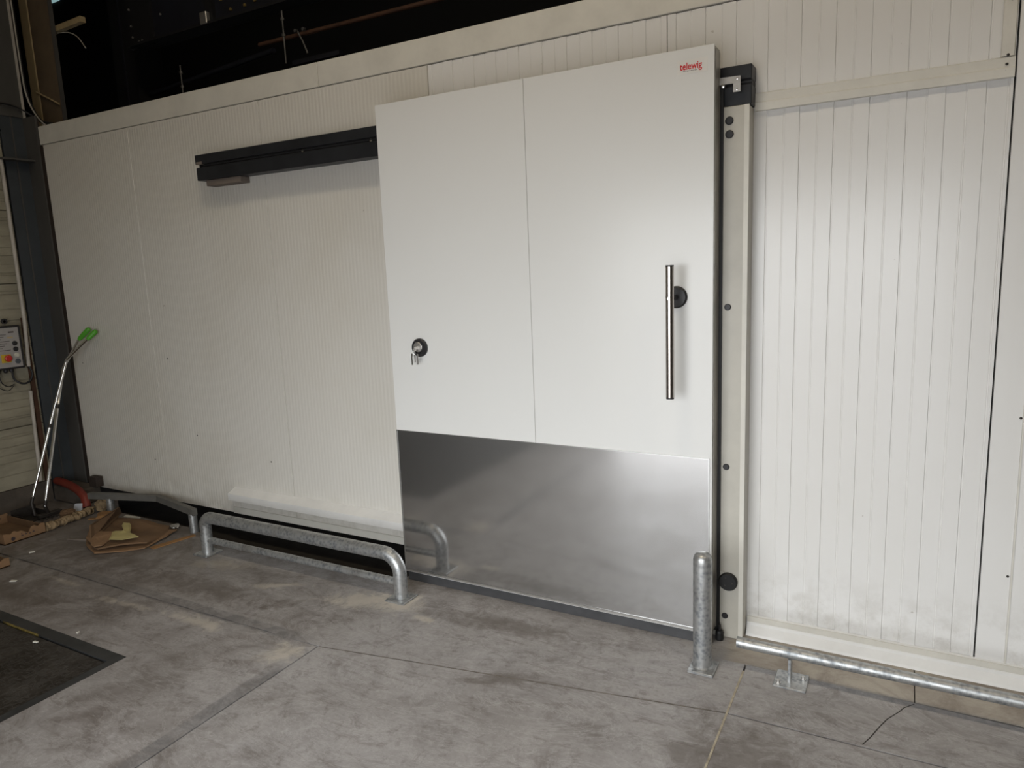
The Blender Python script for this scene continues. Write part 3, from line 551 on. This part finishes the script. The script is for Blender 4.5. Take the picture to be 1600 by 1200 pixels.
def tray(name, label, x0, x1, y0, y1, h, cat='box', marks=False):
    t = thing(name, label, cat, ((x0 + x1) / 2, (y0 + y1) / 2, 0)); w = 0.007
    obj('bottom', MB().box(x0, x1, y0, y1, 0.002, 0.009), M_card2, t)
    right = MB(); n = 12; tops = [h * (1.0 + 0.12 * math.sin(k * 2.3) - (0.35 if k in (5, 6) else 0)) for k in range(n + 1)]
    pr = [(y0, 0.003)] + [(y1, 0.003)] + [(y1 + (y0 - y1) * k / n, tops[k]) for k in range(n + 1)]
    right.sweep(pr, 'x', x1 - w, x1); obj('side', right, M_card, t)
    obj('side', MB().sweep([(y0, 0.003), (y1, 0.003), (y1, h * 1.05), (y0, h * 0.95)], 'x', x0, x0 + w), M_card, t)
    obj('side', MB().box(x0 + w, x1 - w, y0, y0 + w, 0.003, h), M_card, t); obj('side', MB().box(x0 + w, x1 - w, y1 - w, y1, 0.003, h * 0.82), M_card2, t)
    if marks:
        for y, r in ((y0 + 0.055, 0.013),): obj('hand_hole', MB().lathe([(r, 0), (r, 0.001), (0, 0.001)], (x1, y, h * 0.42), 'x', 14), M_ink, t)
        for k in range(4):
            yy = y0 + 0.105 + k * 0.024; obj('printed_mark', MB().box(x1, x1 + 0.0006, yy, yy + 0.014, h * (0.42 + 0.05 * (k % 2)), h * (0.52 + 0.05 * (k % 2))).box(x1, x1 + 0.0006, yy + 0.002, yy + 0.006, h * 0.58, h * 0.72), M_ink, t)
        for y in (y1 - 0.13, y1 - 0.06): obj('hand_hole', MB().lathe([(0.012, 0), (0.012, 0.001), (0, 0.001)], (x0 + w, y, h * 0.72), 'x', 12), M_ink, t)
    return t
tray('cardboard_tray', 'torn open cardboard tray below the leaning tools', -3.27, -2.785, -0.675, -0.415, 0.072, marks=True)
tray('cardboard_tray', 'cardboard tray cut by the left picture edge beside the floor joint', -2.80, -2.375, -1.14, -0.845, 0.055)
# crushed flat cardboard: bumpy sheet with a torn outline and thickness
def sheet(name, label, pts, z, mt, cat, amp=0.012, th=0.006, seed=1, parent=None):
    rnd = random.Random(seed); cx = sum(p[0] for p in pts) / len(pts); cy = sum(p[1] for p in pts) / len(pts); rings = []
    out = []
    for i, p in enumerate(pts):
        q = pts[(i + 1) % len(pts)]; n = max(1, int(math.hypot(q[0] - p[0], q[1] - p[1]) / 0.05))
        for k in range(n): out.append((p[0] + (q[0] - p[0]) * k / n + rnd.uniform(-.006, .006), p[1] + (q[1] - p[1]) * k / n + rnd.uniform(-.006, .006)))
    N = len(out); v = []
    for j, s in enumerate((1.0, 0.75, 0.5, 0.25)):
        for x, y in out: v.append((cx + (x - cx) * s, cy + (y - cy) * s, z + amp * (math.sin(7 * x + seed) * math.cos(9 * y + 2 * seed)) + (amp * 0.5 if j else 0)))
    v.append((cx, cy, z + amp * 0.5)); f = []
    for j in range(3): f += [(j * N + i, j * N + (i + 1) % N, (j + 1) * N + (i + 1) % N, (j + 1) * N + i) for i in range(N)]
    f += [(3 * N + i, 3 * N + (i + 1) % N, 4 * N) for i in range(N)]
    T = len(v); v2 = v + [(x, y, zz - th) for x, y, zz in v]; f2 = f + [tuple(T + i for i in reversed(q)) for q in f] + [(i, T + i, T + (i + 1) % N, (i + 1) % N) for i in range(N)]
    o = obj(name, MB().add(v2, f2), mt, parent)
    return tag(o, label, cat) if label else o
cr = thing('crushed_cardboard', 'big crushed flat sheet of cardboard on the floor by the bent bar', 'cardboard', (-2.2, -0.25, 0))
sheet('base_sheet', None, [(-2.48, -0.30), (-2.62, -0.13), (-2.30, -0.06), (-2.00, -0.03), (-1.915, -0.09), (-1.84, -0.30), (-2.04, -0.505), (-2.22, -0.455)], 0.036, M_card2, '', 0.016, 0.010, 2, cr)
sheet('under_sheet', None, [(-2.50, -0.28), (-2.30, -0.10), (-1.90, -0.04), (-1.86, -0.20), (-1.83, -0.33), (-2.05, -0.52), (-2.24, -0.46)], 0.016, M_card, '', 0.006, 0.008, 5, cr)
fl = MB(); q0, q1, q2, q3 = (-2.50, -0.04, 0.055), (-2.17, -0.46, 0.045), (-2.26, -0.40, 0.125), (-2.42, -0.10, 0.13)
fl.add([q0, q1, q2, q3] + [(x - 0.008, y - 0.004, z) for x, y, z in (q0, q1, q2, q3)], [(0, 1, 2, 3), (7, 6, 5, 4), (0, 4, 5, 1), (1, 5, 6, 2), (2, 6, 7, 3), (3, 7, 4, 0)])
obj('raised_flap', fl, M_card2, cr)
sheet('torn_corner', None, [(-2.60, -0.17), (-2.72, -0.08), (-2.58, 0.0), (-2.46, -0.10)], 0.045, M_card3, '', 0.02, 0.006, 9, cr)
sheet('front_flap', None, [(-2.25, -0.44), (-2.35, -0.36), (-2.12, -0.30), (-2.02, -0.48), (-2.06, -0.515)], 0.062, M_card, '', 0.008, 0.006, 4, cr)
yp = sheet('yellow_paper', 'torn pale yellow paper scrap lying on the crushed cardboard', [(-2.13, -0.34), (-2.02, -0.43), (-1.93, -0.405), (-1.88, -0.32), (-2.00, -0.30), (-2.17, -0.19), (-2.22, -0.21), (-2.08, -0.30)], 0.085, M_yellow, 'paper', 0.012, 0.003, 3)
# crumpled paper roll
rnd = random.Random(4); n = 60; pth = []; rd = []
for i in range(n + 1):
    t = i / n; pth.append((-2.80 - 0.06 * t + rnd.uniform(-.004, .004), -0.40 + 0.36 * t, 0.030 + rnd.uniform(-.003, .004))); rd.append(0.027 + 0.003 * math.sin(i * 0.37) + rnd.uniform(-.003, .003))
roll = obj('paper_roll', MB().tube(pth, 0.03, 14, rads=rd), M_straw)
for v in roll.data.vertices: v.co += Vector((rnd.uniform(-.004, .004), 0, rnd.uniform(-.003, .004)))
tag(roll, 'crumpled straw-coloured paper roll beside the cardboard tray', 'paper')
def crumple(name, label, c, r, mt, seed, cat='paper', flat=0.7):
    rr = random.Random(seed); bm = bmesh.new(); bmesh.ops.create_icosphere(bm, subdivisions=3, radius=1)
    ph = [(rr.uniform(3, 9), rr.uniform(3, 9), rr.uniform(3, 9), rr.uniform(0, 6)) for _ in range(5)]
    for v in bm.verts:
        k = 1 + 0.10 * sum(abs(math.sin(a * v.co.x + d) + math.sin(b * v.co.y) + math.sin(cc_ * v.co.z)) for a, b, cc_, d in ph) / 2 - 0.25 + rr.uniform(-.05, .05)
        v.co *= k
    lo = min(v.co.z for v in bm.verts); mb = MB().add([(c[0] + v.co.x * r[0], c[1] + v.co.y * r[1], (v.co.z - lo) * r[2] * flat + 0.001) for v in bm.verts], [[v.index for v in f.verts] for f in bm.faces]); bm.free()
    return tag(obj(name, mb, mt), label, cat)
crumple('crumpled_paper', 'crumpled straw-coloured paper wad by the red hose end', (-2.845, 0.018, 0), (0.05, 0.035, 0.07), M_straw, 3)
crumple('crumpled_paper', 'dark brown rumpled paper heap behind the paper roll', (-2.955, -0.165, 0), (0.05, 0.055, 0.045), M_card2, 8)
crumple('foil_scrap', 'small crumpled silvery scrap beside the left barrier post', (-1.99, 0.01, 0), (0.035, 0.03, 0.02), M_zinc, 6, 'scrap')
tag(obj('white_card', MB().add([(-3.062, -0.052, 0.055), (-2.962, -0.050, 0.072), (-2.972, -0.062, 0.008), (-3.074, -0.064, 0.000), (-3.062, -0.047, 0.055), (-2.962, -0.045, 0.072), (-2.972, -0.057, 0.008), (-3.074, -0.059, 0.000)], [(0, 1, 2, 3), (7, 6, 5, 4), (0, 4, 5, 1), (1, 5, 6, 2), (2, 6, 7, 3), (3, 7, 4, 0)]), M_tagw), 'small bright white card standing in the rubbish by the pedestal', 'card')
def strip(name, label, a, b, w, mt, z=0.004, cat='scrap'):
    d = Vector((b[0] - a[0], b[1] - a[1], 0)).normalized(); nn = Vector((-d.y, d.x, 0)) * w / 2
    return tag(obj(name, MB().prism([(a[0] - nn.x, a[1] - nn.y), (b[0] - nn.x * .6, b[1] - nn.y * .6), (b[0] + nn.x * .6, b[1] + nn.y * .6), (a[0] + nn.x, a[1] + nn.y)], 0.0005, z), mt), label, cat)
strip('cardboard_strip', 'long torn cardboard strip beside the left barrier post', (-1.80, -0.30), (-1.735, -0.03), 0.05, M_card3, 0.006)
strip('wooden_splinter', 'thin pale splinter left of the crushed cardboard', (-2.49, -0.43), (-2.30, -0.37), 0.016, M_wood, 0.008)
strip('white_stick', 'short pale stick on the dark floor below the bent bar', (-2.56, 0.015), (-2.42, 0.038), 0.018, M_chip, 0.010)
strip('orange_scrap', 'small orange cardboard scrap beside the straw paper roll', (-2.76, -0.13), (-2.70, -0.09), 0.03, M_card3, 0.008)
for (x, y, s), lb_ in zip([(-2.487, -0.661, 0.016), (-2.112, -0.958, 0.018), (-1.13, -1.155, 0.008), (-1.229, -1.30, 0.012), (-1.06, -0.055, 0.014)],
        ['white chip on the floor right of the torn cardboard tray', 'pale chip on the floor in front of the long floor joint', 'tiny white crumb beside the hatch frame', 'pale crumb lying on the dark hatch plate', 'small pale crumb on the floor behind the barrier']):
    a = random.uniform(0, 3); strip('pale_chip', lb_, (x - s * math.cos(a), y - s * math.sin(a)), (x + s * math.cos(a), y + s * math.sin(a)), s, M_chip, 0.006, 'chip')

# ------------------------------------------------------------------ dark steelwork above the wall
vb = thing('steel_beam', 'dark navy bolted steel beam above the wall top', 'beam', (-1.9, 0.85, 3.3))
def strut(p, q, h, th=0.05):       # beam web following p->q, height h
    (x0, z0), (x1, z1) = p, q; return MB().sweep([(x0, z0), (x1, z1), (x1, z1 + h), (x0, z0 + h)], 'y', 0.80, 0.80 + th)
obj('web', MB().box(-2.95, 1.2, 0.82, 0.84, 3.470, 4.060), M_navy, vb)
obj('lower_flange', MB().box(-2.95, 1.2, 0.76, 0.90, 3.455, 3.472), M_navy2, vb)
obj('end_plate', MB().box(-2.98, -2.70, 0.80, 0.82, 3.450, 3.910), M_navy2, vb)
b0 = obj('bolt', MB().lathe([(0.011, 0), (0.011, -0.010), (0, -0.011)], (-1.95, 0.82, 3.610), 'y', 8), M_gold, vb)
for x, z in ((-1.86, 3.530), (-1.80, 3.610), (-1.72, 3.530), (-1.64, 3.630), (-1.62, 3.540), (-1.52, 3.610), (-1.40, 3.570), (-1.30, 3.630)): copy_part(b0, (x + 1.95, 0, z - 3.610), vb)
b1 = obj('rivet', MB().lathe([(0.008, 0), (0.008, -0.008), (0, -0.010)], (-2.94, 0.80, 3.850), 'y', 8), M_zinc, vb)
for x, z in ((-2.94, 3.730), (-2.935, 3.610), (-2.93, 3.530), (-2.86, 3.490), (-2.82, 3.490), (-2.88, 3.880), (-2.84, 3.880), (-2.60, 3.770), (-2.58, 3.630)): copy_part(b1, (x + 2.94, 0, z - 3.850), vb)
obj('stiffener', MB().box(-2.10, -2.02, 0.79, 0.82, 3.470, 4.060), M_navy2, vb)
tag(obj('galvanised_clip', MB().bbox(-2.115, -2.045, 0.755, 0.79, 3.46, 3.54, 0.004), M_zinc), 'small galvanised clip on the dark beam', 'clip')
vc = thing('dark_post', 'dark upright post standing behind the wall top at left', 'post', (-3.3, 1.0, 2.75))
obj('body', MB().box(-3.50, -3.22, 1.0, 1.25, 2.75, 5.0), M_navy2, vc); obj('lip', MB().box(-3.36, -3.35, 0.985, 1.0, 2.75, 5.0), M_navy, vc)
def rod(label, x, y, z0, z1, r=0.006):
    t = thing('threaded_rod', label, 'rod', (x, y, z0)); obj('rod', MB().tube([(x, y, z0), (x, y, z1)], r, 8), M_zinc_shade, t)
    for z in (z1 - 0.06, z1 - 0.16): obj('nut', MB().lathe([(r * 2.2, 0), (r * 2.2, 0.016)], (x, y, z), 'z', 6), M_zinc_shade, t)
    return t
rod('thin hanging rod above the left half of the wall top', -2.43, 0.80, 2.76, 3.25); rod('bright hanging rod beside the rust-coloured pipe', -1.365, 0.80, 3.09, 3.42)
tag(obj('rusty_pipe', MB().tube([(-1.62, 0.82, 3.255), (-0.4, 0.82, 3.25), (1.4, 0.82, 3.24)], 0.014, 10), M_rust), 'thin rust-coloured pipe running above the wall top', 'pipe')
tag(obj('dark_pipe', MB().tube([(-3.22, 1.1, 3.21), (-1.62, 0.95, 3.25)], 0.018, 10), M_navy), 'dim dark pipe continuing left of the rust-coloured one', 'pipe')
vk = thing('pipe_bracket', 'dim steel bracket hanging under the rust-coloured pipe', 'bracket', (-1.28, 0.8, 3.1))
obj('arm', MB().tube([(-1.24, 0.80, 3.27), (-1.20, 0.80, 3.20), (-1.165, 0.80, 3.12)], 0.006, 8), M_zinc_shade, vk); obj('nut', MB().lathe([(0.012, 0), (0.012, -0.02)], (-1.175, 0.80, 3.268), 'y', 8), M_zinc_shade, vk)
obj('rail', MB().box(-1.37, -0.95, 0.86, 0.90, 3.09, 3.12), M_navy, vk); obj('nut', MB().lathe([(0.011, 0), (0.011, -0.02)], (-1.245, 0.80, 3.27), 'y', 8), M_zinc_shade, vk)
tag(obj('pale_bar', MB().sweep([(-3.48, 3.575), (-3.06, 3.588), (-3.06, 3.628), (-3.48, 3.615)], 'y', 0.48, 0.52), M_tan), 'short pale timber bar fixed to the brown beam', 'bar')
cable('cable', [(-3.37, 0.5, 3.57), (-3.25, 0.5, 3.55), (-3.15, 0.5, 3.50), (-3.07, 0.5, 3.41)], 0.004, M_cablew, 'thin pale wire drooping below the pale timber bar')
struct(obj('window_1', MB().box(-7.95, -7.43, 2.98, 3.0, 5.31, 5.80), M_sky))
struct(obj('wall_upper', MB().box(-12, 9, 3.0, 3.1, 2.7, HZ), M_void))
# cold-room roof
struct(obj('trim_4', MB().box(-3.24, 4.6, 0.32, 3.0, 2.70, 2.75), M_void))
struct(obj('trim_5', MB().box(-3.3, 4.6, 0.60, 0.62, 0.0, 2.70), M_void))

# ------------------------------------------------------------------ hall lamps (warm, high, behind the camera), the leftmost added as fill
for i, (x, y, z, w) in enumerate(LAMPS):
    t = thing('ceiling_lamp', ['hanging hall lamp above the front of the sliding door', 'hanging hall lamp furthest to the right', 'unseen hanging lamp added to lift the far left wall'][i], 'lamp', (x, y, z), 'hall lamps')
    obj('housing', MB().bbox(x - 0.65, x + 0.65, y - 0.16, y + 0.16, z + 0.03, z + 0.12, 0.01), M_lampb, t); obj('diffuser', MB().box(x - 0.62, x + 0.62, y - 0.13, y + 0.13, z + 0.01, z + 0.03), M_diff, t)
    obj('hanger', MB().tube([(x, y, z + 0.12), (x, y, HZ)], 0.012, 8), M_lampb, t)
    ld = bpy.data.lights.new('lamp_light', 'AREA'); ld.shape = 'RECTANGLE'; ld.size = 1.2; ld.size_y = 0.24; ld.energy = w; ld.color = LAMP_COL
    lo = bpy.data.objects.new('lamp_light', ld); COL.objects.link(lo); lo.parent = t; lo.location = (0, 0, 0.0)
